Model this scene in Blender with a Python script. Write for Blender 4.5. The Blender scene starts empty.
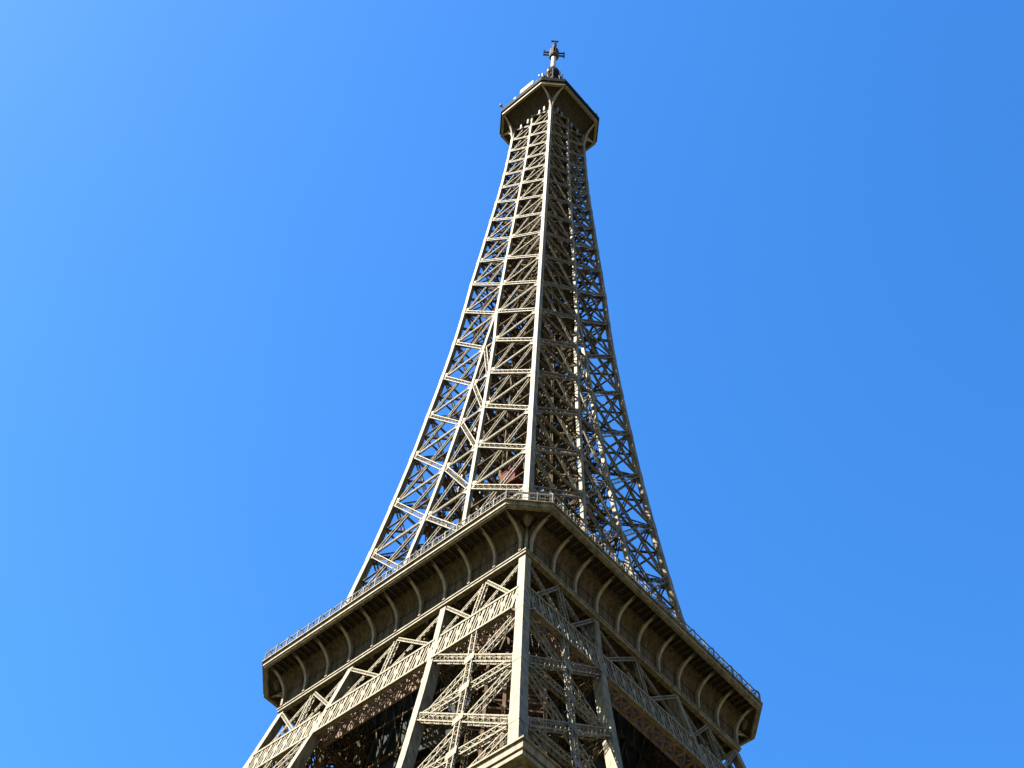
import bpy, math, random
from mathutils import Vector, Matrix
R = math.radians
random.seed(7)
scene = bpy.context.scene

# ---------------------------------------------------------------- camera
cam_d = bpy.data.cameras.new('camera')
cam = bpy.data.objects.new('camera', cam_d)
scene.collection.objects.link(cam)
scene.camera = cam
cam_d.sensor_width = 36.0
cam_d.lens = 1448.12 * 36.0 / 1024.0
cam_d.clip_start = 0.1
cam_d.clip_end = 6000
rx = Vector((0.6567185, -0.75263129, 0.04761250))
up = Vector((-0.65163451, -0.53454671, 0.53817495))
fw = Vector((0.37959620, 0.38445540, 0.84148724))
m = Matrix((rx, up, -fw)).transposed().to_4x4()
m.translation = Vector((-82.43276, -79.34546, 1.7))
cam.matrix_world = m

# ---------------------------------------------------------------- sky and sun
SUN_AZ, SUN_EL = 152.0, 46.0          # azimuth counter-clockwise from +X
world = bpy.data.worlds.new('World')
scene.world = world
world.use_nodes = True
nt = world.node_tree
nt.nodes.clear()
sky = nt.nodes.new('ShaderNodeTexSky')
sky.sky_type = 'NISHITA'
sky.sun_disc = False
sky.sun_elevation = R(SUN_EL)
sky.sun_rotation = R(90 - SUN_AZ)
sky.altitude = 100
sky.air_density = 1.0
sky.dust_density = 0.5
sky.ozone_density = 4.0
hs = nt.nodes.new('ShaderNodeHueSaturation')
hs.inputs['Hue'].default_value = 0.5035
hs.inputs['Saturation'].default_value = 1.285
hs.inputs['Value'].default_value = 1.06
bg = nt.nodes.new('ShaderNodeBackground')
bg.inputs['Strength'].default_value = 0.05
wo = nt.nodes.new('ShaderNodeOutputWorld')
nt.links.new(sky.outputs[0], hs.inputs['Color'])
nt.links.new(hs.outputs[0], bg.inputs['Color'])
nt.links.new(bg.outputs[0], wo.inputs['Surface'])

sd = bpy.data.lights.new('sun', 'SUN')
sd.energy = 5.0
sd.angle = R(0.5)
sd.color = (1.0, 0.93, 0.79)
sun = bpy.data.objects.new('sun', sd)
scene.collection.objects.link(sun)
to_sun = Vector((math.cos(R(SUN_EL)) * math.cos(R(SUN_AZ)), math.cos(R(SUN_EL)) * math.sin(R(SUN_AZ)), math.sin(R(SUN_EL))))
sun.rotation_euler = to_sun.to_track_quat('Z', 'Y').to_euler()
sun.location = (-200, 120, 250)

vs = scene.view_settings
vs.view_transform = 'Standard'
vs.look = 'None'
vs.gamma = 1.0
vs.exposure = 2.82
vs.use_curve_mapping = False

# ---------------------------------------------------------------- materials
def paint(name, col, var=0.25, rough=0.5, scale=0.35, spec=0.4, streak=True):
    mt = bpy.data.materials.new(name)
    mt.use_nodes = True
    n = mt.node_tree.nodes; l = mt.node_tree.links
    b = n['Principled BSDF']
    b.inputs['Roughness'].default_value = rough
    b.inputs['Specular IOR Level'].default_value = spec
    tc = n.new('ShaderNodeTexCoord')
    mp = n.new('ShaderNodeMapping')
    mp.inputs['Scale'].default_value = (1.6, 1.6, 0.3) if streak else (1, 1, 1)
    ns = n.new('ShaderNodeTexNoise')
    ns.inputs['Scale'].default_value = scale * 4
    ns.inputs['Detail'].default_value = 8
    ns.inputs['Roughness'].default_value = 0.65
    rp = n.new('ShaderNodeValToRGB')
    rp.color_ramp.elements[0].position = 0.38
    rp.color_ramp.elements[1].position = 0.64
    rp.color_ramp.elements[0].color = (*[c * (1 - var) for c in col], 1)
    rp.color_ramp.elements[1].color = (*[min(1, c * (1 + var)) for c in col], 1)
    bp = n.new('ShaderNodeBump')
    bp.inputs['Strength'].default_value = 0.25
    bp.inputs['Distance'].default_value = 0.03
    n2 = n.new('ShaderNodeTexNoise')
    n2.inputs['Scale'].default_value = 3.0
    l.new(tc.outputs['Object'], mp.inputs['Vector'])
    l.new(mp.outputs[0], ns.inputs['Vector'])
    l.new(tc.outputs['Object'], n2.inputs['Vector'])
    l.new(ns.outputs['Fac'], rp.inputs[0])
    l.new(rp.outputs[0], b.inputs['Base Color'])
    l.new(n2.outputs['Fac'], bp.inputs['Height'])
    l.new(bp.outputs[0], b.inputs['Normal'])
    return mt

M = {
    'iron': paint('iron_paint', (0.083, 0.067, 0.036), 0.45, rough=0.7, spec=0.2),
    'iron2': paint('iron_paint_shaded', (0.042, 0.030, 0.015), 0.6, rough=0.85, spec=0.05),  # same iron paint, darkened so the inner members look shaded
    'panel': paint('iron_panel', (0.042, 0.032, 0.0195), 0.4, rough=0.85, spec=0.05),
    'soffit': paint('soffit_shaded', (0.021, 0.017, 0.0105), 0.35, rough=0.9, spec=0.05),  # shade under the overhangs is put into this colour
    'joist': paint('soffit_joist_shaded', (0.027, 0.022, 0.014), 0.3, rough=0.9, spec=0.05),  # joists share the soffit's painted-in shade, a little lighter
    'rib': paint('rib_lit', (0.115, 0.097, 0.066), 0.25, rough=0.8, spec=0.1),  # iron colour lightened so the bracket flanges look lit
    'iron_in': paint('iron_paint_sunlit', (0.09, 0.062, 0.044), 0.35, rough=0.85, spec=0.05),  # sunlight through the belt girder slots is put into this lighter colour
    'white': paint('white_paint', (0.2, 0.2, 0.185), 0.08, 0.8, spec=0.1),
    'steel': paint('grey_steel', (0.085, 0.083, 0.075), 0.15, 0.8, spec=0.1),
    'dark': paint('dark_steel', (0.008, 0.0075, 0.007), 0.2, 0.8, spec=0.03),
    'rust': paint('red_brown_paint', (0.068, 0.043, 0.028), 0.4, rough=0.85, spec=0.05),
    'red': paint('red_paint', (0.055, 0.006, 0.008), 0.15, 0.8, spec=0.05),
    'glass': paint('dark_glass', (0.012, 0.014, 0.016), 0.1, 0.8, spec=0.05),
    'net': paint('dark_green_netting', (0.010, 0.015, 0.015), 0.3, 0.9, spec=0.1),
    'pink': paint('grey_pink_radome', (0.035, 0.026, 0.027), 0.15, 0.8, spec=0.05),
    'ground': paint('gravel_ground', (0.10, 0.088, 0.06), 0.2, 0.95, 0.05, 0.1, False),
    'grass': paint('lawn_grass', (0.06, 0.10, 0.03), 0.3, 0.95, 0.2, 0.1, False),
    'stone': paint('pier_stone', (0.3, 0.27, 0.22), 0.2, 0.9),
}

# ---------------------------------------------------------------- mesh builder
class MB:
    def __init__(self):
        self.v = []; self.f = []
    def hexa(self, p):                      # eight points: bottom ring then top ring
        i = len(self.v)
        self.v.extend(tuple(q) for q in p)
        for a, b, c, d in ((3, 2, 1, 0), (4, 5, 6, 7), (0, 1, 5, 4), (1, 2, 6, 5), (2, 3, 7, 6), (3, 0, 4, 7)):
            self.f.append((i + a, i + b, i + c, i + d))
    def bar(self, a, b, w, t, n):           # w across (in the face plane), t along the face normal n
        a = Vector(a); b = Vector(b)
        d = (b - a)
        if d.length < 1e-4: return
        d.normalize()
        s = d.cross(n)
        if s.length < 1e-4: s = d.orthogonal()
        s.normalize()
        k = s.cross(d).normalized()
        s = s * (w / 2); k = k * (t / 2)
        self.hexa([a - s - k, a + s - k, a + s + k, a - s + k, b - s - k, b + s - k, b + s + k, b - s + k])
    def box(self, x0, x1, y0, y1, z0, z1):
        self.hexa([(x0, y0, z0), (x1, y0, z0), (x1, y1, z0), (x0, y1, z0), (x0, y0, z1), (x1, y0, z1), (x1, y1, z1), (x0, y1, z1)])
    def prism(self, ring0, ring1):          # two matching rings, closed
        i = len(self.v); n = len(ring0)
        self.v.extend(tuple(q) for q in ring0); self.v.extend(tuple(q) for q in ring1)
        for k in range(n):
            j = (k + 1) % n
            self.f.append((i + k, i + j, i + n + j, i + n + k))
        self.f.append(tuple(i + k for k in range(n))[::-1])
        self.f.append(tuple(i + n + k for k in range(n)))
    def cyl(self, c, r, z0, z1, n=16, r2=None):
        r2 = r if r2 is None else r2
        self.prism([(c[0] + r * math.cos(2 * math.pi * k / n), c[1] + r * math.sin(2 * math.pi * k / n), z0) for k in range(n)],
                   [(c[0] + r2 * math.cos(2 * math.pi * k / n), c[1] + r2 * math.sin(2 * math.pi * k / n), z1) for k in range(n)])
    def ring(self, outer0, outer1, inner0, inner1):   # ring wall with given bottom/top loops (outer, inner)
        n = len(outer0)
        for k in range(n):
            j = (k + 1) % n
            self.hexa([outer0[k], outer0[j], inner0[j], inner0[k], outer1[k], outer1[j], inner1[j], inner1[k]])
    def girder(self, a, b, n, w, d, fl=0.1, th=0.03, cell=None, xs=True, side=True):
        """open lattice box girder: four flanges, laced on both wide faces (and the sides)"""
        a = Vector(a); b = Vector(b); n = Vector(n)
        ax = b - a; L = ax.length
        if L < 0.3: return
        ax = ax / L
        s = ax.cross(n).normalized(); k = s.cross(ax).normalized()
        cell = cell or w
        nc = max(1, round(L / cell))
        # flanges: wide thin plates on the outer and inner faces
        for e in (-1, 1):
            o = s * (e * (w / 2 - fl / 2))
            for q in (-1, 1):
                p = k * (q * (d / 2 - th))
                self.bar(a + o + p, b + o + p, fl, th * 2, k)
            if not side:
                o2 = s * (e * (w / 2 - th / 2))
                self.bar(a + o2, b + o2, th, d * 0.98, k)
        iw = w / 2 - fl * 0.6
        for q in (-1, 1):
            p = k * (q * (d / 2 - th))
            for c in range(nc):
                t0 = a + ax * (L * c / nc) + p; t1 = a + ax * (L * (c + 1) / nc) + p
                e = 1 if c % 2 else -1
                self.bar(t0 - s * iw * e, t1 + s * iw * e, fl * 0.36, th, k)
                if xs:
                    self.bar(t0 + s * iw * e, t1 - s * iw * e, fl * 0.36, th * 1.3, k)
        if side:
            idp = d / 2 - th
            for e in (-1, 1):
                o = s * (e * (w / 2 - th))
                for c in range(nc):
                    t0 = a + ax * (L * c / nc) + o; t1 = a + ax * (L * (c + 1) / nc) + o
                    z = 1 if c % 2 else -1
                    self.bar(t0 - k * idp * z, t1 + k * idp * z, fl * 0.6, th, s)
    def build(self, name, mat, parent=None):
        me = bpy.data.meshes.new(name)
        me.from_pydata(self.v, [], self.f)
        me.materials.append(mat)
        me.update()
        o = bpy.data.objects.new(name, me)
        scene.collection.objects.link(o)
        if parent: o.parent = parent
        return o

def empty(name, loc=(0, 0, 0)):
    o = bpy.data.objects.new(name, None)
    o.location = loc
    scene.collection.objects.link(o)
    return o

def structure(o):
    o['kind'] = 'structure'
    return o

# ---------------------------------------------------------------- ground
g = MB(); g.v = [(-4000, -4000, 0), (4000, -4000, 0), (4000, 4000, 0), (-4000, 4000, 0)]; g.f = [(0, 1, 2, 3)]
structure(g.build('ground', M['ground']))
for nm, (x0, x1, y0, y1) in {'lawn': (-600, -105, 30, 95), 'lawn_b': (105, 600, -95, -30), 'lawn_c': (-600, -105, -95, -30), 'lawn_d': (105, 600, 30, 95)}.items():
    g = MB(); g.box(x0, x1, y0, y1, -0.3, 0.06)
    structure(g.build('lawn', M['grass']))

# ================================================================ THE TOWER
tower = empty('lattice_tower')
tower['label'] = 'tall tapering brown wrought iron lattice tower with two jutting galleries and an antenna on top'
tower['category'] = 'tower'

def interp(z, T):
    if z <= T[0][0]: return T[0][1]
    for (a, va), (b, vb) in zip(T, T[1:]):
        if z <= b: return va + (vb - va) * (z - a) / (b - a)
    return T[-1][1]
TW = [(0, 62.4), (20, 51), (40, 40.8), (57, 33), (66, 29.6), (75, 26.5), (85, 23.5), (95, 20.95), (104, 18.85), (111.45, 17.36), (115.7, 16.1),
      (128.3, 14.42), (138.4, 13.18), (148.9, 12.07), (159.6, 11.05), (169.5, 10.27), (179.7, 9.47), (189.6, 8.80), (199.3, 8.28),
      (208.4, 7.90), (216.5, 7.46), (224.5, 7.03), (232.3, 6.64), (239.7, 6.25), (247.7, 5.85), (257.4, 5.52), (268.4, 5.23), (276, 5.1)]
TG = [(0, 37.5), (20, 32), (40, 25), (57, 18.0), (66, 15.0), (75, 12.6), (83, 10.8), (90, 9.5), (101, 7.65), (110, 6.3), (115.7, 5.6), (128.3, 4.3), (138.4, 3.3),
      (148.9, 2.5), (159.6, 1.85), (169.5, 1.3), (179.7, 0.75), (189.6, 0.0)]
def W(z): return interp(z, TW)
def G(z): return interp(z, TG)

EO = [Vector((-1, 0, 0)), Vector((0, -1, 0)), Vector((1, 0, 0)), Vector((0, 1, 0))]   # outward direction of each face
ES = [Vector((0, 1, 0)), Vector((1, 0, 0)), Vector((0, 1, 0)), Vector((1, 0, 0))]
def P(k, s, o, z): return EO[k] * o + ES[k] * s + Vector((0, 0, z))

NU = [118.1, 128.3, 138.4, 148.9, 159.6, 169.5, 179.7, 189.6, 199.3, 208.4, 216.5, 224.5, 232.3, 239.7, 245.9, 251.8, 257.4, 262.9, 268.4, 273.4]
NL = [57.0, 68.2, 79.2, 90.5, 101.0]

def post(mb, zs, fx, fy, size, sx, sy, dx=None):
    """tapered box post; (fx,fy) outer corner as functions of z, body extends toward -sx,-sy by size(z)"""
    for z0, z1 in zip(zs, zs[1:]):
        p = []
        for z in (z0, z1):
            a = size(z); b = dx(z) if dx else a
            X = fx(z); Y = fy(z)
            x0, x1 = sorted((X, X - sx * a)); y0, y1 = sorted((Y, Y - sy * b))
            p += [(x0, y0, z), (x1, y0, z), (x1, y1, z), (x0, y1, z)]
        mb.hexa(p)

def seams(mb, zs, fx, fy, size, sx, sy, hh=0.9, ee=0.03):
    """splice plates that wrap the outer corner of a post"""
    for z in zs:
        for h, e in ((hh, ee),):
            X0, Y0 = fx(z - h) + sx * e, fy(z - h) + sy * e
            X1, Y1 = fx(z + h) + sx * e, fy(z + h) + sy * e
            a = size(z) * 1.08
            for (X, Y, ZZ, X2, Y2) in ((X0, Y0, z - h, X1, Y1),):
                def rect(X, Y, Z):
                    x0, x1 = sorted((X, X - sx * a)); y0, y1 = sorted((Y, Y - sy * a))
                    return [(x0, y0, Z), (x1, y0, Z), (x1, y1, Z), (x0, y1, Z)]
                mb.hexa(rect(X, Y, z - h) + rect(X2, Y2, z + h))

# ---- outer corner posts of the shaft (above the second gallery)
def psz(z): return interp(z, [(116, 0.85), (150, 0.72), (200, 0.64), (276, 0.60)])
zup = [112.4] + NU + [275.0]
for sx in (-1, 1):
    for sy in (-1, 1):
        mb = MB()
        post(mb, zup, lambda z: sx * W(z), lambda z: sy * W(z), psz, sx, sy)
        seams(mb, NU[1:], lambda z: sx * W(z), lambda z: sy * W(z), psz, sx, sy)
        mb.build('corner_post', M['iron'], tower)

# ---- inner posts on each face; two per face until they merge, one mullion above
def ipz(z): return interp(z, [(116, 0.62), (150, 0.54), (190, 0.48), (276, 0.42)])
for k in range(4):
    for e in (-1, 1):
        mb = MB()
        zs = [112.4] + [z for z in NU if z <= 189.6]
        for z0, z1 in zip(zs, zs[1:]):
            ring = []
            for z in (z0, z1):
                a = ipz(z) / 2; s = e * (G(z) + (a if z < 185 else a * 0.5)); o = W(z)
                ring += [P(k, s - a, o - 0.5, z), P(k, s + a, o - 0.5, z), P(k, s + a, o - 0.01, z), P(k, s - a, o - 0.01, z)]
            mb.hexa(ring)
        mb.build('inner_post', M['iron'], tower)
    mb = MB()
    zs = [z for z in NU if z >= 189.6] + [275.0]
    for z0, z1 in zip(zs, zs[1:]):
        ring = []
        for z in (z0, z1):
            a = ipz(z) / 2; o = W(z)
            ring += [P(k, -a, o - 0.5, z), P(k, a, o - 0.5, z), P(k, a, o - 0.012, z), P(k, -a, o - 0.012, z)]
        mb.hexa(ring)
    mb.build('centre_post', M['iron'], tower)

def gusset(mb, k, s, o0, z, ds, dz, w):
    """triangular plate in the corner between a post and a beam"""
    for (a, b) in ((ds, dz),):
        q = [P(k, s, W(z) - 0.12, z), P(k, s + a, W(z) - 0.12, z), P(k, s, W(z + b) - 0.12, z + b)]
        q2 = [p - EO[k] * 0.06 for p in q]
        mb.prism(q, q2)

# ---- face bracing
for k in range(4):
    n = EO[k]
    for i, z in enumerate(NU):
        w = W(z); gz = G(z)
        small = z > 195
        bw = interp(z, [(118, 0.34), (200, 0.27), (270, 0.22)])
        mb = MB()
        pc = psz(z); ic = ipz(z)
        det = not small
        spans = []
        if z < 189:
            spans += [(-w + pc, -gz - ic, det), (gz + ic, w - pc, det)]
            if gz > 0.6: spans.append((-gz, gz, det))
        else:
            spans += [(-w + pc, -ic / 2, det), (ic / 2, w - pc, det)]
        for a, b, dt in spans:
            mb.girder(P(k, a, w - 0.3, z), P(k, b, w - 0.3, z), n, bw, 0.24, fl=0.09 if dt else 0.08, th=0.03, cell=bw * 1.2, xs=False, side=dt)
        # gussets
        for a, b, dt in spans:
            if b - a < 2: continue
            gz_ = interp(z, [(118, 1.0), (270, 0.65)])
            for sgn in (1, -1):
                gusset(mb, k, a, 0, z + sgn * bw / 2, gz_, sgn * gz_, 0)
                gusset(mb, k, b, 0, z + sgn * bw / 2, -gz_, sgn * gz_, 0)
        mb.build('horizontal_beam', M['iron'], tower)
        if i + 1 < len(NU):
            z1 = NU[i + 1]
            w1 = W(z1); g1 = G(z1); pc1 = psz(z1); ic1 = ipz(z1)
            dw = interp(z, [(118, 0.78), (150, 0.68), (200, 0.50), (270, 0.38)])
            mb = MB()
            pan = []
            if z < 189:
                pan += [(-w + pc, -gz - ic, -w1 + pc1, -g1 - ic1), (gz + ic, w - pc, g1 + ic1, w1 - pc1)]
                if g1 > 0.6: pan.append((-gz, gz, -g1, g1))
            else:
                pan += [(-w + pc, -ic / 2, -w1 + pc1, -ic1 / 2), (ic / 2, w - pc, ic1 / 2, w1 - pc1)]
            for (a0, b0, a1, b1) in pan:
                A = P(k, a0, w - 0.16, z + 0.2); B = P(k, b0, w - 0.16, z + 0.2)
                C_ = P(k, a1, w1 - 0.16, z1 - 0.2); D = P(k, b1, w1 - 0.16, z1 - 0.2)
                cl = 0.75 if not small else 0.9
                mb.girder(A, D, n, dw, 0.26, fl=0.105, th=0.03, cell=cl, xs=False, side=False)
                mb.girder(B - n * 0.27, C_ - n * 0.27, n, dw, 0.2, fl=0.085, th=0.03, cell=cl * 1.2, xs=False, side=False)
            mb.build('cross_brace', M['iron'], tower)

# ---- inner faces of the four shaft legs, and floor bracing
for sx in (-1, 1):
    for sy in (-1, 1):
        mb = MB(); pt = MB()
        zz = [z for z in NU if z <= 189.6]
        zi = [112.4] + zz
        post(pt, zi, lambda z: sx * max(G(z), 0.05), lambda z: sy * max(G(z), 0.05), lambda z: 0.6, -sx, -sy)
        pt.build('rear_post', M['iron2'], tower)
        for i, z in enumerate(zz):
            w = W(z); gz = G(z)
            X0 = Vector((sx * (gz + .3), sy * (gz + .3), z)); X1 = Vector((sx * w - sx * .5, sy * (gz + .3), z)); Y1 = Vector((sx * (gz + .3), sy * w - sy * .5, z))
            O = Vector((sx * (w - .6), sy * (w - .6), z))
            mb.girder(X0, X1, (0, 1, 0), 0.5, 0.3, fl=0.12, cell=0.9, xs=False, side=False)
            mb.girder(X0, Y1, (1, 0, 0), 0.5, 0.3, fl=0.12, cell=0.9, xs=False, side=False)
            mb.girder(X1, Y1, (0, 0, 1), 0.4, 0.2, fl=0.1, cell=0.9, xs=False, side=False)
            mb.girder(X0, O, (0, 0, 1), 0.4, 0.2, fl=0.1, cell=0.9, xs=False, side=False)
            if i + 1 < len(zz):
                z1 = zz[i + 1]; w1 = W(z1); g1 = G(z1)
                for (c, q, q1) in ((0, gz, g1),):
                    A = Vector((sx * (gz + .3), sy * (gz + .3), z)); A1 = Vector((sx * (g1 + .3), sy * (g1 + .3), z1))
                    B = Vector((sx * (w - .5), sy * (gz + .3), z)); B1 = Vector((sx * (w1 - .5), sy * (g1 + .3), z1))
                    mb.girder(A, B1, (0, 1, 0), 0.5, 0.2, fl=0.12, cell=0.8, xs=False, side=False)
                    mb.girder(B, A1, (0, 1, 0), 0.5, 0.2, fl=0.12, cell=0.8, xs=False, side=False)
                    for (Q, Q1, nn) in ((B, B1, (0, 1, 0)), (Vector((sx * (gz + .3), sy * (w - .5), z)), Vector((sx * (g1 + .3), sy * (w1 - .5), z1)), (1, 0, 0))):
                        mb.girder((A + A1) / 2, (Q + Q1) / 2, nn, 0.4, 0.25, fl=0.1, cell=0.7, xs=False, side=False)
                        mb.girder((A + Q) / 2, (A1 + Q1) / 2, nn, 0.4, 0.25, fl=0.1, cell=0.7, xs=False, side=False)
                        mb.bar((A + A1) / 2, (A + Q) / 2, 0.14, 0.14, nn); mb.bar((Q + Q1) / 2, (A + Q) / 2, 0.14, 0.14, nn)
                        mb.bar((A + A1) / 2, (A1 + Q1) / 2, 0.14, 0.14, nn); mb.bar((Q + Q1) / 2, (A1 + Q1) / 2, 0.14, 0.14, nn)
                        OQ = Vector((sx * ((w + w1) / 2 - .5), sy * ((w + w1) / 2 - .5), (z + z1) / 2))
                        mb.bar((Q + Q1) / 2, OQ, 0.22, 0.16, (0, 0, 1))
                    mb.bar((A + A1) / 2, OQ, 0.3, 0.16, (0, 0, 1))
                    # crate-like service stair in each leg
                    ca, cb = (A + O) / 2, (A1 + Vector((sx * (w1 - .6), sy * (w1 - .6), z1))) / 2
                    for q in range(4):
                        u0, u1 = q / 4, (q + 1) / 4
                        p0 = ca.lerp(cb, u0) + Vector((1.1 if q % 2 else -1.1, .5, 0)); p1 = ca.lerp(cb, u1) + Vector((-1.1 if q % 2 else 1.1, .5, 0))
                        mb.bar(p0, p1, 0.2, 0.7, (0, 0, 1)); mb.bar(p0 + Vector((0, 0, 1)), p1 + Vector((0, 0, 1)), 0.07, 0.07, (0, 0, 1))
                        mb.bar(p1 - Vector((.8, .3, 0)), p1 + Vector((.8, .3, 0)), .9, .06, (0, 0, 1))
                    B = Vector((sx * (gz + .3), sy * (w - .5), z)); B1 = Vector((sx * (g1 + .3), sy * (w1 - .5), z1))
                    mb.girder(A, B1, (1, 0, 0), 0.5, 0.2, fl=0.12, cell=0.8, xs=False, side=False)
                    mb.girder(B, A1, (1, 0, 0), 0.5, 0.2, fl=0.12, cell=0.8, xs=False, side=False)
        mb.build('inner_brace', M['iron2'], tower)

mb = MB()
for i, z in enumerate(NU):
    w = W(z) - 0.5
    if z > 185:
        for a, b in (((-w, -w), (w, w)), ((-w, w), (w, -w)), ((-w, 0), (w, 0)), ((0, -w), (0, w)), ((-w, 0), (0, w)), ((0, w), (w, 0)), ((w, 0), (0, -w)), ((0, -w), (-w, 0))):
            mb.girder((a[0], a[1], z), (b[0], b[1], z), (0, 0, 1), 0.55, 0.3, fl=0.14, cell=0.6, xs=False, side=False)
        if i + 1 < len(NU):
            z1 = NU[i + 1]; w1 = W(z1) - .5
            zm = (z + z1) / 2; wm = (w + w1) / 2
            for a, b in (((-wm, -wm), (wm, wm)), ((-wm, wm), (wm, -wm)), ((-wm, 0), (0, wm)), ((0, wm), (wm, 0)), ((wm, 0), (0, -wm)), ((0, -wm), (-wm, 0))):
                mb.girder((a[0], a[1], zm), (b[0], b[1], zm), (0, 0, 1), 0.4, 0.25, fl=0.12, cell=0.6, xs=False, side=False)
            for k in range(4):    # second layer of bracing behind each face
                for d_ in (1.3, 2.7):
                    for e in (-1, 1):
                        for a0, a1 in ((.3, w - d_), (w - d_, .3)):
                            b0 = a0 if a0 == .3 else w - d_
                            b1 = a1 if a1 == .3 else w1 - d_
                            mb.girder(P(k, e * b0, w - d_, z), P(k, e * b1, w1 - d_, z1), EO[k], 0.4, 0.2, fl=0.11, cell=0.7, xs=False, side=False)
                    mb.girder(P(k, -wm + d_, wm - d_, zm), P(k, wm - d_, wm - d_, zm), EO[k], 0.3, 0.2, fl=0.1, cell=0.7, xs=False, side=False)
            for k in range(4):    # braces inside, from mid face to the heart of the shaft
                mb.girder(P(k, 0, w, z), P(k, 0, 2.3, z1), ES[k], 0.35, 0.2, fl=0.1, cell=0.8, xs=False, side=False)
                mb.girder(P(k, -w, w, z), P(k, -2.3, 2.3, z1), ES[k], 0.35, 0.2, fl=0.1, cell=0.8, xs=False, side=False)
                mb.girder(P(k, w1, w1, z1), P(k, 2.3, 2.3, z), ES[k], 0.35, 0.2, fl=0.1, cell=0.8, xs=False, side=False)
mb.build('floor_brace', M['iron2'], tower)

# ---- lift guides in the heart of the shaft
mb = MB()
r = 2.3
for sx in (-1, 1):
    for sy in (-1, 1):
        mb.box(min(sx * r, sx * (r - .35)), max(sx * r, sx * (r - .35)), min(sy * r, sy * (r - .35)), max(sy * r, sy * (r - .35)), 113, 275.5)
mb.box(-.15, .15, -r, -r + .3, 113, 275.5); mb.box(-.15, .15, r - .3, r, 113, 275.5)
mb.box(-r, -r + .3, -.15, .15, 113, 275.5); mb.box(r - .3, r, -.15, .15, 113, 275.5)
z = 118.1; f = 0
while z < 272:
    for k in range(4):
        mb.bar(P(k, -r, r - .1, z), P(k, r, r - .1, z), 0.22, 0.18, EO[k])
        mb.bar(P(k, -r if f else r, r - .1, z), P(k, r if f else -r, r - .1, z + 2.8), 0.16, 0.1, EO[k])
    z += 2.8; f = 1 - f
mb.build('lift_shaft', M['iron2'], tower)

# ---- zigzag stairs climbing inside the shaft
mb = MB()
z = 116.5; side = 0
while z < 268:
    w = min(W(z) - 1.4, 8.0)
    x0, x1 = (w * 0.35, w * 0.85)
    y0, y1 = (-2.2, 2.2) if side == 0 else (2.2, -2.2)
    y0 *= min(1, w / 4.5); y1 *= min(1, w / 4.5)
    xx = x0 if side == 0 else x0 + 1.1
    for off in (0, 1.0):
        mb.bar((xx + off, y0, z), (xx + off, y1, z + 2.6), 0.3, 0.06, (1, 0, 0))
        mb.bar((xx + off, y0, z + 1.0), (xx + off, y1, z + 3.6), 0.06, 0.06, (1, 0, 0))
    for c in range(12):
        t = (c + .5) / 12
        yy = y0 + (y1 - y0) * t
        mb.box(xx, xx + 1.0, yy - .14, yy + .14, z + 2.6 * t, z + 2.6 * t + .04)
    mb.box(x0, x0 + 2.2, min(y1, y1 * 1.35), max(y1, y1 * 1.35), z + 2.6, z + 2.68)
    z += 2.6; side = 1 - side
mb.build('staircase', M['iron2'], tower)

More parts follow.
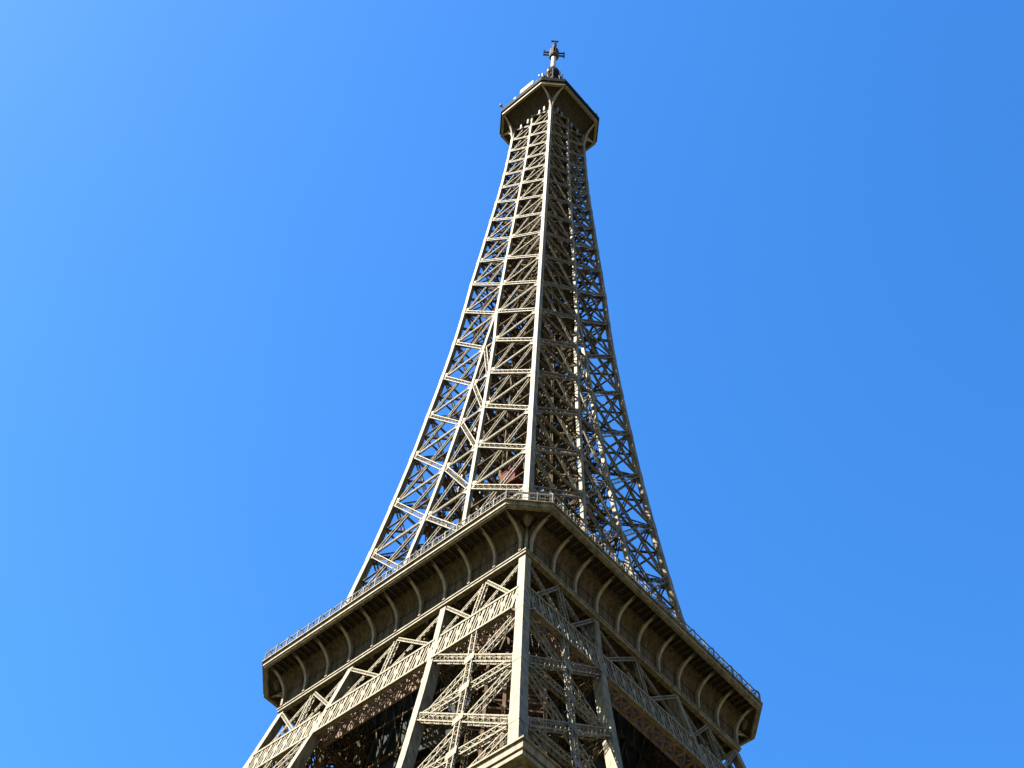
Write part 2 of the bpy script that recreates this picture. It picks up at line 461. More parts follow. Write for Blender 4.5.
# ================================================================ lower legs (ground to second gallery)
def lsz(z): return interp(z, [(0, 1.6), (57, 1.2), (85, 0.98), (111, 0.85)])
zlow = [0.4, 20, 40, 57, 66, 75, 85, 95, 104, 111.2]
for sx in (-1, 1):
    for sy in (-1, 1):
        mb = MB()
        post(mb, zlow, lambda z: sx * W(z), lambda z: sy * W(z), lsz, sx, sy)
        seams(mb, NL[1:], lambda z: sx * W(z), lambda z: sy * W(z), lsz, sx, sy)
        mb.build('leg_corner_post', M['iron'], tower)
        # two face posts and the rear one of the leg; deep box sections
        mb = MB()
        post(mb, zlow, lambda z: sx * (W(z) - 0.01), lambda z: sy * G(z), lambda z: 1.15, sx, -sy, lambda z: 0.75)
        mb.build('leg_face_post', M['iron'], tower)
        mb = MB()
        post(mb, zlow, lambda z: sx * G(z), lambda z: sy * (W(z) - 0.01), lambda z: 0.75, -sx, sy, lambda z: 1.15)
        mb.build('leg_face_post', M['iron'], tower)
        mb = MB()
        post(mb, zlow, lambda z: sx * G(z), lambda z: sy * G(z), lambda z: 1.2, -sx, -sy)
        mb.build('leg_rear_post', M['iron2'], tower)
        # inner structure: rear faces, landings, sloping lift track, stairs
        mb = MB()
        for z, z1 in zip(NL, NL[1:] + [110.8]):
            w, w1, a, a1 = W(z) - .8, W(z1) - .8, G(z) + .6, G(z1) + .6
            A, A1 = Vector((sx * a, sy * a, z)), Vector((sx * a1, sy * a1, z1))
            for B, B1, nn in ((Vector((sx * w, sy * a, z)), Vector((sx * w1, sy * a1, z1)), (0, 1, 0)),
                              (Vector((sx * a, sy * w, z)), Vector((sx * a1, sy * w1, z1)), (1, 0, 0))):
                mb.girder(A, B, nn, 0.8, 0.6, fl=0.14, cell=0.9, xs=False)
                mb.girder(A, B1, nn, 0.7, 0.5, fl=0.13, cell=0.9, xs=False)
                mb.girder(B, A1, nn, 0.7, 0.5, fl=0.13, cell=0.9, xs=False)
                mb.girder((A + B) / 2, (A1 + B1) / 2, nn, 0.5, 0.4, fl=0.12, cell=0.7, xs=False)
            O = Vector((sx * w, sy * w, z))
            mb.girder(A, O, (0, 0, 1), 0.6, 0.4, fl=0.13, cell=0.8, xs=False)
            mb.girder(Vector((sx * w, sy * a, z)), Vector((sx * a, sy * w, z)), (0, 0, 1), 0.6, 0.4, fl=0.13, cell=0.8, xs=False)
        mb.build('leg_inner_brace', M['iron2'], tower)
        mb = MB()
        cz = [(z, (W(z) + G(z)) / 2) for z in (57.5, 66, 75, 85, 95, 104, 110.8)]
        for (z, c), (z1, c1) in zip(cz, cz[1:]):
            for off in (-1.9, -0.7, 0.7, 1.9):
                mb.bar((sx * c + off, sy * c - off, z), (sx * c1 + off, sy * c1 - off, z1), 0.3, 0.45, (sx, sy, 0))
            for t in range(7):
                u = t / 7; cc = c + (c1 - c) * u; zz = z + (z1 - z) * u
                mb.bar((sx * cc - 2.1, sy * cc + 2.1, zz), (sx * cc + 2.1, sy * cc - 2.1, zz), 0.2, 0.25, (sx, sy, 0))
        mb.build('lift_track', M['rust'], tower)
        mb = MB()
        z = 58.0; sd = 0
        while z < 108:
            c = (W(z) + G(z)) / 2
            a0 = Vector((sx * (c - 3.0), sy * (c + 0.2), z)); a1 = Vector((sx * (c + 0.6), sy * (c - 3.2), z + 2.4))
            if sd: a0, a1 = Vector((a1.x, a1.y, z)), Vector((a0.x, a0.y, z + 2.4))
            dd = Vector((sx, sy, 0)).normalized()
            for off in (0, 1.1):
                mb.bar(a0 + dd * off, a1 + dd * off, 0.3, 0.06, dd)
                mb.bar(a0 + dd * off + Vector((0, 0, 1)), a1 + dd * off + Vector((0, 0, 1)), 0.06, 0.06, dd)
            for t in range(11):
                q = a0 + (a1 - a0) * ((t + .5) / 11)
                mb.bar(q, q + dd * 1.1, 0.28, 0.04, (0, 0, 1))
            z += 2.4; sd = 1 - sd
        mb.build('leg_staircase', M['rust'], tower)
        mb = MB()
        b0, b1 = sorted((sx * 36, sx * 66)); c0, c1 = sorted((sy * 36, sy * 66))
        for cx in (sx * 62, sx * 38):
            for cy in (sy * 62, sy * 38):
                mb.prism([(cx - 4, cy - 4, 0), (cx + 4, cy - 4, 0), (cx + 4, cy + 4, 0), (cx - 4, cy + 4, 0)],
                         [(cx - 2.2, cy - 2.2, 3), (cx + 2.2, cy - 2.2, 3), (cx + 2.2, cy + 2.2, 3), (cx - 2.2, cy + 2.2, 3)])
        mb.build('stone_footing', M['stone'], tower)

# ---- outer faces of the legs
for k in range(4):
    n = EO[k]
    for e in (-1, 1):
        for i, (z, z1) in enumerate(zip(NL, NL[1:])):
            mb = MB()
            w, w1 = W(z), W(z1)
            s0, s1 = e * (w - lsz(z)), e * (w1 - lsz(z1))
            q0, q1 = e * (G(z) + .85), e * (G(z1) + .85)
            A, B = P(k, s0, w - .3, z), P(k, q0, w - .3, z)
            C_, D = P(k, s1, w1 - .3, z1), P(k, q1, w1 - .3, z1)
            mb.girder(A, D, n, 0.84, 0.5, fl=0.12, th=0.035, cell=1.0, xs=True)
            mb.girder(B - n * .52, C_ - n * .52, n, 0.84, 0.5, fl=0.12, th=0.035, cell=1.0, xs=True)
            mb.girder(P(k, s0, w - .45, z), P(k, q0, w - .45, z), n, 0.8, 0.5, fl=0.13, th=0.035, cell=0.7, xs=True)
            # post in the middle of the panel, with its plates
            m0, m1 = (A + B) / 2, (C_ + D) / 2
            mb.girder(m0 + n * .12, m1 + n * .12, n, 0.72, 0.3, fl=0.12, th=0.035, cell=0.7, xs=False)
            for c in ((m0 + m1) / 2, m0):
                ax = (m1 - m0).normalized()
                mb.bar(c - ax * .62 + n * .3, c + ax * .62 + n * .3, 1.15, 0.05, n)
            mb.build('leg_brace', M['iron'], tower)

# ---- belt girder across each face (z 101 - 104.9), small bracing above it up to the gutter
def slat_face(mb, k, o_of, s0, s1, z0, z1, n, pw=.36, qs=(1, 2), sw=.15):
    """one wall of the belt girder: rails, broad plates and groups of narrow slats"""
    step = 1.45
    N = max(1, int(round((s1 - s0) / step)))
    for c in range(N + 1):
        s = s0 + (s1 - s0) * c / N
        mb.bar(P(k, s, o_of(z0), z0), P(k, s, o_of(z1), z1), pw, 0.05, n)
        zm = (z0 + z1) / 2
        mb.bar(P(k, s - .28, o_of(zm) + .04, zm), P(k, s + .28, o_of(zm) + .04, zm), 0.9, 0.05, n)
        if c < N:
            for q in qs:
                sq = s + (s1 - s0) / N * (0.13 + .74 * q / (len(qs) + 1))
                mb.bar(P(k, sq, o_of(z0), z0), P(k, sq, o_of(z1), z1), sw, 0.05, n)

for k in range(4):
    n = EO[k]
    z0, z1 = 101.1, 104.8
    mb = MB()
    ow = lambda z: W(z) - .04
    segs = [(-W(103) + 1.1, -G(103) - .85), (-G(103), G(103)), (G(103) + .85, W(103) - 1.1)]
    for (a, b) in segs:
        slat_face(mb, k, ow, a, b, z0, z1, n)
        for z in (z0, z1):
            zz = z
            mb.bar(P(k, a, W(zz) + .02, zz), P(k, b, W(zz) + .03, zz), 0.24, 0.14, n)
            mb.bar(P(k, a, W(zz) - .25, zz), P(k, b, W(zz) - .25, zz), 0.08, 0.45, n)
    mb.build('belt_girder', M['iron'], tower)
    mb = MB()   # rear wall and underside lacing
    D_ = 1.9
    ow2 = lambda z: W(z) - D_
    a, b = -W(103) + 1.2, W(103) - 1.2
    slat_face(mb, k, ow2, a, b, z0, z1, n, .5, (1, 2), .17)
    for z in (z0, z1):
        mb.bar(P(k, a, W(z) - D_, z), P(k, b, W(z) - D_, z), 0.4, 0.14, n)
    N = 22
    for c in range(N):
        s, s2 = a + (b - a) * c / N, a + (b - a) * (c + 1) / N
        for z in (z0, z1):
            mb.bar(P(k, s, W(z) - .4, z), P(k, s, W(z) - D_, z), 0.35, 0.06, (0, 0, 1))
            mb.bar(P(k, s, W(z) - .4, z), P(k, s2, W(z) - D_, z), 0.14, 0.05, (0, 0, 1))
            mb.bar(P(k, s2, W(z) - .4, z + .05), P(k, s, W(z) - D_, z + .05), 0.14, 0.05, (0, 0, 1))
    mb.build('belt_girder_rear', M['iron_in'], tower)
    # small panels between belt girder and gutter
    mb = MB()
    za, zb = 105.0, 110.9
    br = [-W(108) + 1.0, -12.1, -6.7, 0, 6.7, 12.1, W(108) - 1.0]
    for i in range(7):
        if i not in (0, 2, 4, 6):
            mb.girder(P(k, br[i], W(za) - .3, za), P(k, br[i], W(zb) - .3, zb), n, 0.6, 0.4, fl=0.13, cell=0.6, xs=False)
    for i in range(6):
        a, b = br[i] + .3, br[i + 1] - .3
        mb.girder(P(k, a, W(za) - .15, za), P(k, b, W(zb) - .15, zb), n, 0.4, 0.2, fl=0.09, cell=0.6)
        mb.girder(P(k, b, W(za) - .4, za), P(k, a, W(zb) - .4, zb), n, 0.4, 0.2, fl=0.09, cell=0.6)
    mb.build('upper_belt_brace', M['iron'], tower)
    mb = MB()
    for i in range(12):
        a, b = -15.6 + 2.6 * i, -15.6 + 2.6 * (i + 1)
        mb.girder(P(k, a, W(za) - 1.9, za), P(k, b, W(zb) - 1.9, zb), n, 0.4, 0.2, fl=0.11, cell=0.6, xs=False, side=False)
        mb.girder(P(k, b, W(za) - 2.1, za), P(k, a, W(zb) - 2.1, zb), n, 0.4, 0.2, fl=0.11, cell=0.6, xs=False, side=False)
        mb.bar(P(k, a, W(za) - .5, za + 1.9), P(k, a, W(za) - 1.9, za + 1.9), .2, .2, (0, 0, 1))
        mb.bar(P(k, a, W(za) - 1.9, za), P(k, a, W(zb) - 1.9, zb), .25, .2, n)
    mb.build('rear_belt_brace', M['iron2'], tower)
    # inner cross girders between the legs, under the deck
    for o in (8.2, 12.6):
        mb = MB()
        lo = 101.1 if o > 10 else 104
        L = 15.5
        N = 12
        for z in (lo, (lo + 110.8) / 2, 110.8):
            mb.bar(P(k, -L, o, z), P(k, L, o, z), 0.25, 0.3, n)
        for c in range(N):
            s, s2 = -L + 2 * L * c / N, -L + 2 * L * (c + 1) / N
            mb.bar(P(k, s, o, lo), P(k, s2, o, 110.8), 0.16, 0.2, n)
            mb.bar(P(k, s2, o - .25, lo), P(k, s, o - .25, 110.8), 0.16, 0.2, n)
            mb.bar(P(k, s, o + .1, lo), P(k, s, o + .1, 110.8), 0.14, 0.2, n)
        mb.build('underdeck_girder', M['iron2'], tower)

# ================================================================ second gallery
def octa(h, c, z):
    return [Vector(p + (z,)) for p in ((-h, -h + c), (-h + c, -h), (h - c, -h), (h, -h + c), (h, h - c), (h - c, h), (-h + c, h), (-h, h - c))]
HR, CR = 20.85, 3.35
deck = MB()
hole = 3.4
for (x0, x1, y0, y1) in ((-17.2, 17.2, -17.2, -hole), (-17.2, 17.2, hole, 17.2), (-17.2, -hole, -hole, hole), (hole, 17.2, -hole, hole)):
    deck.box(x0, x1, y0, y1, 111.9, 112.2)
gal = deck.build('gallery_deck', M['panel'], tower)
mb = MB()   # beams under the deck
for i in range(-4, 5):
    v = i * 3.9
    mb.box(-17, 17, v - .12, v + .12, 111.1, 111.85)
    mb.box(v - .1, v + .1, -17, 17, 111.3, 111.8)
mb.build('deck_beams', M['iron2'], gal)
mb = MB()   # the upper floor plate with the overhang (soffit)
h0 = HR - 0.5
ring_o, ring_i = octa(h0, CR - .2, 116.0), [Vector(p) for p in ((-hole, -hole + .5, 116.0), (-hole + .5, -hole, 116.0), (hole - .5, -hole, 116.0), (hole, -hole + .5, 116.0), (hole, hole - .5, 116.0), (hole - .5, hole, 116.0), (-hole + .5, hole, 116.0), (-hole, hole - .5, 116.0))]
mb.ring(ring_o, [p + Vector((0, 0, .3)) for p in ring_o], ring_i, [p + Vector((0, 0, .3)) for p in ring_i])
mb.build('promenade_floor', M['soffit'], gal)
for k in range(4):      # walls, gutters, soffit joists, brackets on each side
    n = EO[k]
    wall = MB()
    hw = 17.25
    for c in range(-5, 5):
        s0, s1 = c * 3.37 + (.03 if c > -5 else -.25), (c + 1) * 3.37 - (.03 if c < 4 else -.25)
        wall.hexa([P(k, s0, hw - .15, 112.0), P(k, s1, hw - .15, 112.0), P(k, s1, hw, 112.0), P(k, s0, hw, 112.0),
                   P(k, s0, hw - .15, 115.95), P(k, s1, hw - .15, 115.95), P(k, s1, hw, 115.95), P(k, s0, hw, 115.95)])
        sm = (s0 + s1) / 2
        for sq, ww in ((s0 + .95, .09), (s0 + 1.3, .06), (s1 - .95, .09)):
            wall.bar(P(k, sq, hw + .02, 112.1), P(k, sq, hw + .03, 115.1), ww * .8, 0.06, n)
        # concave cove between wall and soffit
        prev = None
        for j in range(7):
            t = j / 6 * math.pi / 2
            o = hw + 1.35 * (1 - math.cos(t)); z = 114.5 + 1.4 * math.sin(t)
            if prev:
                wall.hexa([P(k, s0, prev[0], prev[1]), P(k, s1, prev[0], prev[1]), P(k, s1, prev[0] - .05, prev[1] + .05), P(k, s0, prev[0] - .05, prev[1] + .05),
                           P(k, s0, o, z), P(k, s1, o, z), P(k, s1, o - .05, z + .05), P(k, s0, o - .05, z + .05)])
            prev = (o, z)
        wall.bar(P(k, s0, hw + .06, 114.2), P(k, s1, hw + .06, 114.2), 0.1, 0.1, n)
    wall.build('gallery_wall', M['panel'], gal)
    gut = MB()
    G0 = 17.45
    def mitre(mb_, oi, oo, za, zb):
        mb_.hexa([P(k, -oo, oo, za), P(k, oo, oo, za), P(k, oi, oi, za), P(k, -oi, oi, za),
                  P(k, -oo, oo, zb), P(k, oo, oo, zb), P(k, oi, oi, zb), P(k, -oi, oi, zb)])
    mitre(gut, G0 - .5, G0 + .06, 111.5, 111.8)
    mitre(gut, G0 - .5, G0 + .16, 111.8, 111.96)
    for c in range(-46, 47):      # rivets and studs along the gutter
        gut.bar(P(k, c * .37, G0 + .1, 112.05), P(k, c * .37, G0 + .1, 112.17), 0.09, 0.09, n)
    gut.build('gutter', M['iron'], gal)
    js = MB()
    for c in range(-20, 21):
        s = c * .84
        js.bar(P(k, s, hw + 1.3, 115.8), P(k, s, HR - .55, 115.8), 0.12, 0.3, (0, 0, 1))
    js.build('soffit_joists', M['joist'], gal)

    for c in range(-5, 6):
        s = c * 3.37
        mb = MB()
        pts = []
        for j in range(13):
            t = j / 12
            if t < .3:
                pts.append((hw + .42, 112.0 + t / .3 * 1.25))
            else:
                u = (t - .3) / .7 * math.pi / 2 * .93
                pts.append((hw + .42 + 2.85 * (1 - math.cos(u)), 113.25 + 2.62 * math.sin(u)))
        for (o0, a0), (o1, a1) in zip(pts, pts[1:]):
            A = P(k, s, o0, a0); B = P(k, s, o1, a1)
            nn = (B - A).cross(ES[k]).normalized()
            if nn.dot(EO[k]) < 0: nn = -nn
            if nn.z > 0.5: nn = -nn
            mb.bar(A, B + (B - A) * .04, 0.32, 0.07, nn)
            e = ES[k] * .035
            i0 = P(k, s, max(hw, o0 - .36), min(115.9, a0 + .1 + .26 * (a0 - 112) / 4))
            i1 = P(k, s, max(hw, o1 - .36), min(115.9, a1 + .1 + .26 * (a1 - 112) / 4))
            mb.hexa([i0 - e, A - e, A + e, i0 + e, i1 - e, B - e, B + e, i1 + e])
        for (oa, za_, ob, zb_) in ((hw, 114.2, hw + .75, 114.35), (hw + .4, 115.85, hw + 1.2, 114.95)):
            mb.bar(P(k, s, oa, za_), P(k, s, ob, zb_), 0.06, 0.1, ES[k])
        mb.bar(P(k, s, hw + .44, 113.1), P(k, s, hw + .44, 113.3), 0.34, 0.1, n)
        mb.build('bracket', M['rib'], gal)

for i in range(8):      # rim, one length per side
    j = (i + 1) % 8
    mb = MB()
    def seg(h0a, h1a, z0, z1):
        ca = lambda h: CR - (HR - h) * .586
        o0, o1 = octa(h1a, ca(h1a), z0), octa(h1a, ca(h1a), z1)
        i0, i1 = octa(h0a, ca(h0a), z0), octa(h0a, ca(h0a), z1)
        mb.hexa([o0[i], o0[j], i0[j], i0[i], o1[i], o1[j], i1[j], i1[i]])
    seg(20.3, 20.66, 115.62, 115.8)
    seg(20.2, 20.8, 115.8, 116.02)
    seg(20.2, 20.75, 116.02, 116.38)
    seg(20.2, 20.98, 116.38, 116.5)
    seg(20.2, 20.88, 116.5, 116.62)
    mb.build('rim', M['iron'], gal)
    # railing with inward-curving posts
    o = octa(20.75, CR - .05, 116.62)
    a, b = o[i], o[j]
    L = (b - a).length
    inn = Vector((-(a + b).x, -(a + b).y, 0)).normalized()
    mb = MB()
    N = max(2, round(L / 1.68))
    for c in range(N + 1):
        p = a + (b - a) * c / N
        mb.bar(p, p + Vector((0, 0, 1.25)), 0.13, 0.13, inn)
        q = p + Vector((0, 0, 1.25))
        for t in range(5):
            u0, u1 = t / 5 * 2.3, (t + 1) / 5 * 2.3
            A = q + inn * (.45 * (1 - math.cos(u0))) + Vector((0, 0, .55 * math.sin(u0) if u0 < 1.6 else .55 * math.sin(u0)))
            B = q + inn * (.45 * (1 - math.cos(u1))) + Vector((0, 0, .55 * math.sin(u1)))
            mb.bar(A, B, 0.11, 0.11, inn)
    for hz, tk in ((.08, .1), (.55, .05), (1.2, .09), (1.78, .06)):
        off = inn * (.3 if hz > 1.5 else 0)
        mb.bar(a + off + Vector((0, 0, hz)), b + off + Vector((0, 0, hz)), tk, tk, inn)
    NB = max(2, round(L / .5))
    for c in range(NB):
        p = a + (b - a) * (c + .5) / NB
        mb.bar(p, p + Vector((0, 0, 1.2)), 0.035, 0.035, inn)
    mb.build('railing', M['steel'], gal)
# corner webs: chamfer consoles with a small inverted cone
for sx in (-1, 1):
    for sy in (-1, 1):
        mb = MB()
        c = Vector((sx * 17.95, sy * 17.95, 0))
        mb.cyl((c.x, c.y), 0.12, 114.7, 115.0, 12, 0.3)
        mb.cyl((c.x, c.y), 0.25, 115.0, 115.85, 12, 0.6)
        mb.build('corner_boss', M['panel'], gal)
        mb = MB()
        d = Vector((sx, sy, 0)).normalized()
        a = Vector((sx * 17.25, sy * 17.25, 112)); 
        mb.bar(a, a + Vector((0, 0, 3.9)), 0.3, 0.3, d)
        mb.build('corner_rib', M['iron'], gal)

# rooms and machinery on the second floor, seen through the legs
mb = MB()
mb.box(-7.5, 7.5, -7.5, 7.5, 119.6, 119.95)
for k in range(4):
    for c in range(-6, 7):
        mb.bar(P(k, c * 1.2, 7.3, 116.3), P(k, c * 1.2, 7.3, 119.6), 0.14, 0.14, EO[k])
    mb.bar(P(k, -7.5, 7.5, 120.4), P(k, 7.5, 7.5, 120.4), 0.1, 0.1, EO[k])
pav = mb.build('pavilion', M['iron2'], tower)
mb = MB()
for k in range(4):
    mb.hexa([P(k, -7.1, 7.1, 116.3), P(k, 7.1, 7.1, 116.3), P(k, 7.1, 7.2, 116.3), P(k, -7.1, 7.2, 116.3),
             P(k, -7.1, 7.1, 119.55), P(k, 7.1, 7.1, 119.55), P(k, 7.1, 7.2, 119.55), P(k, -7.1, 7.2, 119.55)])
mb.build('window_band', M['glass'], pav)
for k in range(4):      # dark netting under the deck, spread across each opening to stand for deep shade
    mb = MB()
    N = 14
    for c in range(N):
        s0, s1 = -7.2 + 14.4 * c / N, -7.2 + 14.4 * (c + 1) / N
        w0, w1 = .15 * math.sin(c * 2.1), .15 * math.sin((c + 1) * 2.1)
        mb.hexa([P(k, s0, 12.1 + w0, 99.6), P(k, s1, 12.1 + w1, 99.6), P(k, s1, 12.16 + w1, 99.6), P(k, s0, 12.16 + w0, 99.6),
                 P(k, s0, 12.1, 111.0), P(k, s1, 12.1, 111.0), P(k, s1, 12.16, 111.0), P(k, s0, 12.16, 111.0)])
    mb.build('netting_shade_fill', M['net'], tower)

# ================================================================ first floor gallery (only its front corner shows)
mb = MB()
for (x0, x1, y0, y1) in ((-35, 35, -35, -14), (-35, 35, 14, 35), (-35, -14, -14, 14), (14, 35, -14, 14)):
    mb.box(x0, x1, y0, y1, 57.0, 57.6)
first = mb.build('first_floor_deck', M['panel'], tower)
for k in range(4):
    n = EO[k]
    mb = MB()
    for (i0, o0, z0, z1) in ((29.5, 33.8, 64.0, 64.2), (33.3, 34.0, 63.7, 64.0), (33.0, 34.05, 64.2, 64.8), (33.0, 34.2, 64.8, 64.95)):
        mb.hexa([P(k, -o0, o0, z0), P(k, o0, o0, z0), P(k, i0, i0, z0), P(k, -i0, i0, z0), P(k, -o0, o0, z1), P(k, o0, o0, z1), P(k, i0, i0, z1), P(k, -i0, i0, z1)])
    mb.build('cornice', M['iron'], first)
    for c in (-8.2, -7, -6, -5, -4, -3, -2, -1, 0, 1, 2, 3, 4, 5, 6, 7, 8.2):
        cm = MB()
        for d in (-.45, .45):
            cm.bar(P(k, c * 4.0 + d, 33.2, 57.6), P(k, c * 4.0 + d, 33.2, 63.6), 0.2, 0.2, n)
        cm.build('column', M['iron'], first)
    mb = MB()
    for z in (57.9, 58.7):
        mb.bar(P(k, -34.6, 34.6, z), P(k, 34.6, 34.6, z), 0.12, 0.12, n)
    for c in range(-60, 61):
        mb.bar(P(k, c * .57, 34.6, 57.6), P(k, c * .57, 34.6, 58.7), 0.05, 0.05, n)
    mb.build('first_floor_railing', M['iron'], first)

# ================================================================ summit
H3, C3_ = 8.5, 3.35
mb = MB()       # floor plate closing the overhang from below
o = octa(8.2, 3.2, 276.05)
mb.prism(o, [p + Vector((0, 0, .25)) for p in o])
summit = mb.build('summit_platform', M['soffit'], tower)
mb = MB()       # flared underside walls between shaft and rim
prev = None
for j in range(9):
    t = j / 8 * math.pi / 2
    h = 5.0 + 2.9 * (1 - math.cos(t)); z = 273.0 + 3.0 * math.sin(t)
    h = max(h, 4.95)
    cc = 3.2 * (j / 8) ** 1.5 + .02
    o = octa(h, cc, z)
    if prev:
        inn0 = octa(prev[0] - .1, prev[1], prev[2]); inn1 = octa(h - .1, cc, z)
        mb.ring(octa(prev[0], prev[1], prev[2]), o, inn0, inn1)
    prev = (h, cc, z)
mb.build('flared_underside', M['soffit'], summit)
for i in range(8):
    j = (i + 1) % 8
    mb = MB()
    for (ha, hb, z0, z1) in ((8.0, 8.5, 275.8, 276.35), (8.05, 8.38, 276.35, 276.9), (7.9, 8.45, 276.9, 277.05)):
        ca = lambda h: C3_ - (H3 - h) * .586
        o0, o1, i0, i1 = octa(hb, ca(hb), z0), octa(hb, ca(hb), z1), octa(ha, ca(ha), z0), octa(ha, ca(ha), z1)
        mb.hexa([o0[i], o0[j], i0[j], i0[i], o1[i], o1[j], i1[j], i1[i]])
    mb.build('summit_rim', M['iron'], summit)
    mb = MB()
    o0, o1, i0, i1 = octa(8.7, 3.35, 277.06), octa(8.75, 3.35, 278.3), octa(8.0, 3.1, 277.06), octa(8.0, 3.1, 278.3)
    mb.hexa([o0[i], o0[j], i0[j], i0[i], o1[i], o1[j], i1[j], i1[i]])
    mb.build('summit_parapet', M['dark'], summit)
    a, b = octa(8.3, 3.2, 277.05)[i], octa(8.3, 3.2, 277.05)[j]
    inn = Vector((-(a + b).x, -(a + b).y, 0)).normalized()
    mb = MB()
    L = (b - a).length
    N = max(2, round(L / 1.3))
    for c in range(N + 1):
        p = a + (b - a) * c / N
        mb.bar(p, p + Vector((0, 0, 2.6)), 0.14, 0.14, inn)
    for hz in (0.9, 1.6, 2.2):
        mb.bar(a + Vector((0, 0, hz)), b + Vector((0, 0, hz)), 0.08, 0.08, inn)
    NB = max(3, round(L / .3))
    for c in range(NB):
        p = a + (b - a) * (c + .5) / NB
        mb.bar(p, p + Vector((0, 0, 2.2)), 0.04, 0.04, inn)
    mb.build('summit_railing', M['dark'], summit)
for k in range(4):
    for e in (-1, 1):
        mb = MB()
        pts = []
        for j in range(9):
            u = j / 8 * math.pi / 2 * .95
            pts.append((5.15 + 3.1 * (1 - math.cos(u)), 268.6 + 7.3 * math.sin(u)))
        s = e * 5.0
        for (o0, a0), (o1, a1) in zip(pts, pts[1:]):
            A, B = P(k, s, o0, a0), P(k, s, o1, a1)
            mb.bar(A, B + (B - A) * .04, 0.34, 0.12, (B - A).cross(ES[k]))
            ev = ES[k] * .05
            f0, f1 = P(k, s, 5.0, a0), P(k, s, 5.0, a1)
            mb.hexa([f0 - ev, A - ev, A + ev, f0 + ev, f1 - ev, B - ev, B + ev, f1 + ev])
        mb.build('summit_bracket', M['rib'], summit)
    mb = MB()
    for s in (-3.7, -2.5, .5, 2.3):
        mb.bar(P(k, s, 5.55, 269.4), P(k, s, 5.55, 271.3), 0.34, 0.3, EO[k])
        mb.bar(P(k, s, 5.1, 270.3), P(k, s, 5.5, 270.3), 0.1, 0.1, ES[k])
    mb.build('panel_antennas', M['white'] if k in (0, 3) else M['steel'], summit)
mb = MB()
o = octa(6.6, 2.6, 277.05)
mb.prism(o, [p + Vector((0, 0, 4.2)) for p in o])
o = octa(7.2, 2.8, 281.25)
mb.prism(o, [p + Vector((0, 0, .25)) for p in o])
o = octa(5.0, 2.0, 281.5)
mb.prism(o, [Vector((p.x * .9, p.y * .9, 285.5)) for p in o])
o = octa(5.4, 2.1, 285.5)
mb.prism(o, [p + Vector((0, 0, .25)) for p in o])
mb.build('summit_cabin', M['panel'], summit)
mb = MB()       # roof clutter: cabinets, masts and rails
mb.build
for k in range(4):
    for hz in (286.7,):
        mb.bar(P(k, -5.2, 5.2, hz), P(k, 5.2, 5.2, hz), 0.07, 0.07, EO[k])
    for c in range(-4, 5):
        mb.bar(P(k, c * 1.3, 5.2, 285.7), P(k, c * 1.3, 5.2, 286.7), 0.07, 0.07, EO[k])
    for c in range(-3, 4):
        hh = 1.4 + 1.2 * random.random()
        mb.bar(P(k, c * 1.9 + random.random() * .6, 7.1, 281.4), P(k, c * 1.9 + random.random() * .6, 7.1, 281.4 + hh), 0.12, 0.12, EO[k])
for q in range(26):
    k = q % 4; s_ = random.uniform(-5, 5); hh = random.uniform(.3, 1.3); ww = random.uniform(.15, .5)
    mb.bar(P(k, s_, 8.45, 278.31), P(k, s_, 8.45, 278.31 + hh + .3), ww, .25, EO[k])
mb.bar((-8.6, 5.1, 279.2), (-9.3, 5.1, 279.2), .12, .12, (0, 0, 1)); mb.cyl((-9.2, 5.1), .28, 279.0, 279.7, 10)
mb.build('roof_fittings', M['steel'], summit)
mb = MB()
mb.box(-8.62, -8.42, -3.0, .5, 279.2, 281.0)
mb.box(-8.6, -8.42, 1.6, 2.2, 278.6, 279.6)
mb.build('white_cabinet', M['white'], summit)
mb = MB()       # lattice lantern carrying the mast
for sx in (-1, 1):
    for sy in (-1, 1):
        mb.bar((sx * 3.0, sy * 3.0, 285.7), (sx * 1.3, sy * 1.3, 305.5), .3, .3, (sx, 0, 0))
for i in range(6):
    z = 286 + i * 3.3; r0 = 3.0 - 1.7 * i / 6; r1 = 3.0 - 1.7 * (i + 1) / 6
    for k in range(4):
        mb.bar(P(k, -r0, r0, z), P(k, r0, r0, z), .2, .2, EO[k])
        mb.bar(P(k, -r0, r0, z), P(k, r1, r1, z + 3.3), .15, .15, EO[k])
        mb.bar(P(k, r0, r0, z), P(k, -r1, r1, z + 3.3), .15, .15, EO[k])
mb.build('lantern', M['dark'], summit)
mb = MB()
prof = [(1.5, 304.5), (1.75, 305.6), (1.7, 306.8), (1.35, 308.2), (0.95, 309.6), (0.55, 310.8)]
for (ra, za), (rb, zb) in zip(prof, prof[1:]):
    mb.cyl((0, 0), ra, za, zb, 16, rb)
for a in range(8):
    t = a * math.pi / 4
    mb.bar((1.7 * math.cos(t), 1.7 * math.sin(t), 305.2), (1.25 * math.cos(t), 1.25 * math.sin(t), 309), .12, .12, (math.cos(t), math.sin(t), 0))
dome = mb.build('dome', M['dark'], summit)
mb = MB()
for x, y, h in ((-1.5, 1.6, 2.2), (1.6, -1.5, 2.6), (-1.7, -.2, 1.3), (.4, -1.8, 1.5), (-2.1, 2.0, 1.0), (2.0, 1.4, 1.9)):
    mb.box(x - .14, x + .14, y - .14, y + .14, 304.8, 304.8 + h)
    mb.bar((x, y, 305.0), (x * .6, y * .6, 305.0), .1, .1, (0, 0, 1))
mb.build('small_aerials', M['white'], dome)
mb = MB()
mb.cyl((0, 0), 0.56, 310.6, 317.3, 16)
mast = mb.build('mast', M['white'], summit)
mb = MB()
mb.cyl((0, 0), 0.62, 317.2, 317.5, 12)
mb.cyl((0, 0), 1.0, 317.6, 318.1, 12, 1.15)
mb.cyl((0, 0), 1.15, 318.1, 321.6, 12, 1.05)
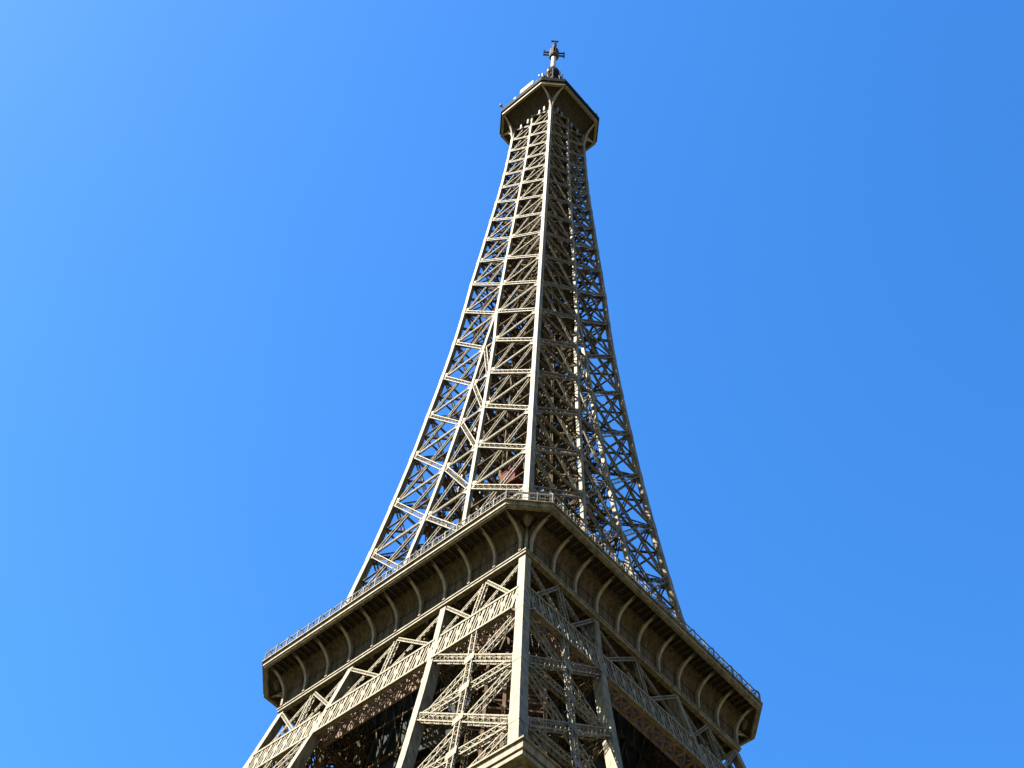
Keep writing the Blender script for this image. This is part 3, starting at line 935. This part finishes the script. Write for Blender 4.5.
mb.cyl((0, 0), 1.05, 321.6, 322.8, 12, .5)
mb.cyl((0, 0), .45, 322.7, 325.6, 10)
mb.cyl((0, 0), .12, 325.2, 328.4, 8)
mb.build('antenna_body', M['pink'], mast)
mb = MB()
dg = [Vector((1, -1, 0)).normalized(), Vector((-1, 1, 0)).normalized(), Vector((1, 1, 0)).normalized(), Vector((-1, -1, 0)).normalized()]
for q, d in enumerate(dg):
    for z in (318.9, 320.6):
        mb.bar(d * .9 + Vector((0, 0, z)), d * 2.25 + Vector((0, 0, z)), .3, .3, (0, 0, 1))
    z0 = 317.9 if q == 0 else 318.4
    mb.bar(d * 2.3 + Vector((0, 0, z0)), d * 2.3 + Vector((0, 0, z0 + 3.6)), .26, .26, d)
for d in dg[:2]:
    mb.bar((0, 0, 328.3), d * .85 + Vector((0, 0, 328.3)), .3, .3, (0, 0, 1))
mb.bar(dg[0] * .35 + Vector((0, 0, 323)), dg[0] * .35 + Vector((0, 0, 328)), .22, .22, dg[0])
mb.build('dipole_arms', M['dark'], mast)
mb = MB()
for d in dg:
    a = d * .85 + Vector((0, 0, 321.2)); mb.bar(a, a + Vector((0, 0, 1.6)), .35, .18, d)
    mb.bar(a + Vector((0, 0, 1.6)), d * .3 + Vector((0, 0, 323.4)), .3, .12, d)
mb.build('dish_panels', M['white'], mast)

# ================================================================ red lift cabin inside the near leg of the shaft
lift = empty('lift_cabin', (-8.35, -6.15, 141.0))
lift.scale = (.9, .9, .9)
lift['label'] = 'red lift cabin seen through the bracing just above the second gallery'
lift['category'] = 'lift cabin'
mb = MB(); mb.box(-1.25, 1.25, -1.25, 1.25, 0, 2.7); mb.box(-1.32, 1.32, -1.32, 1.32, 2.7, 2.85); mb.box(-1.3, 1.3, -1.3, 1.3, -.18, 0)
for a in (-1, 1):
    mb.bar((a * .9, 0, 2.8), (0, 0, 4.0), .1, .1, (0, 1, 0))
mb.build('cabin_body', M['red'], lift)
for (x, y, ex, ey) in ((-1.28, 0, .03, .42), (0, -1.28, .42, .03)):
    mb = MB(); mb.box(x - ex, x + ex, y - ey, y + ey, 1.15, 2.0); mb.build('window', M['glass'], lift)
    mb = MB(); mb.box(x - ex * 1.05 - .01, x + ex * 1.05 + .01, y - ey * 1.05 - .01, y + ey * 1.05 + .01, .75, .9); mb.build('handrail', M['white'], lift)
# guide rails the cabin rides on belong to the tower
mb = MB()
for off in (-1.55, 1.55):
    mb.bar((-8.35, -6.15 + off, 117), (-8.35, -6.15 + off, 150), .16, .2, (1, 0, 0))
mb.build('cabin_guide_rails', M['iron2'], tower)
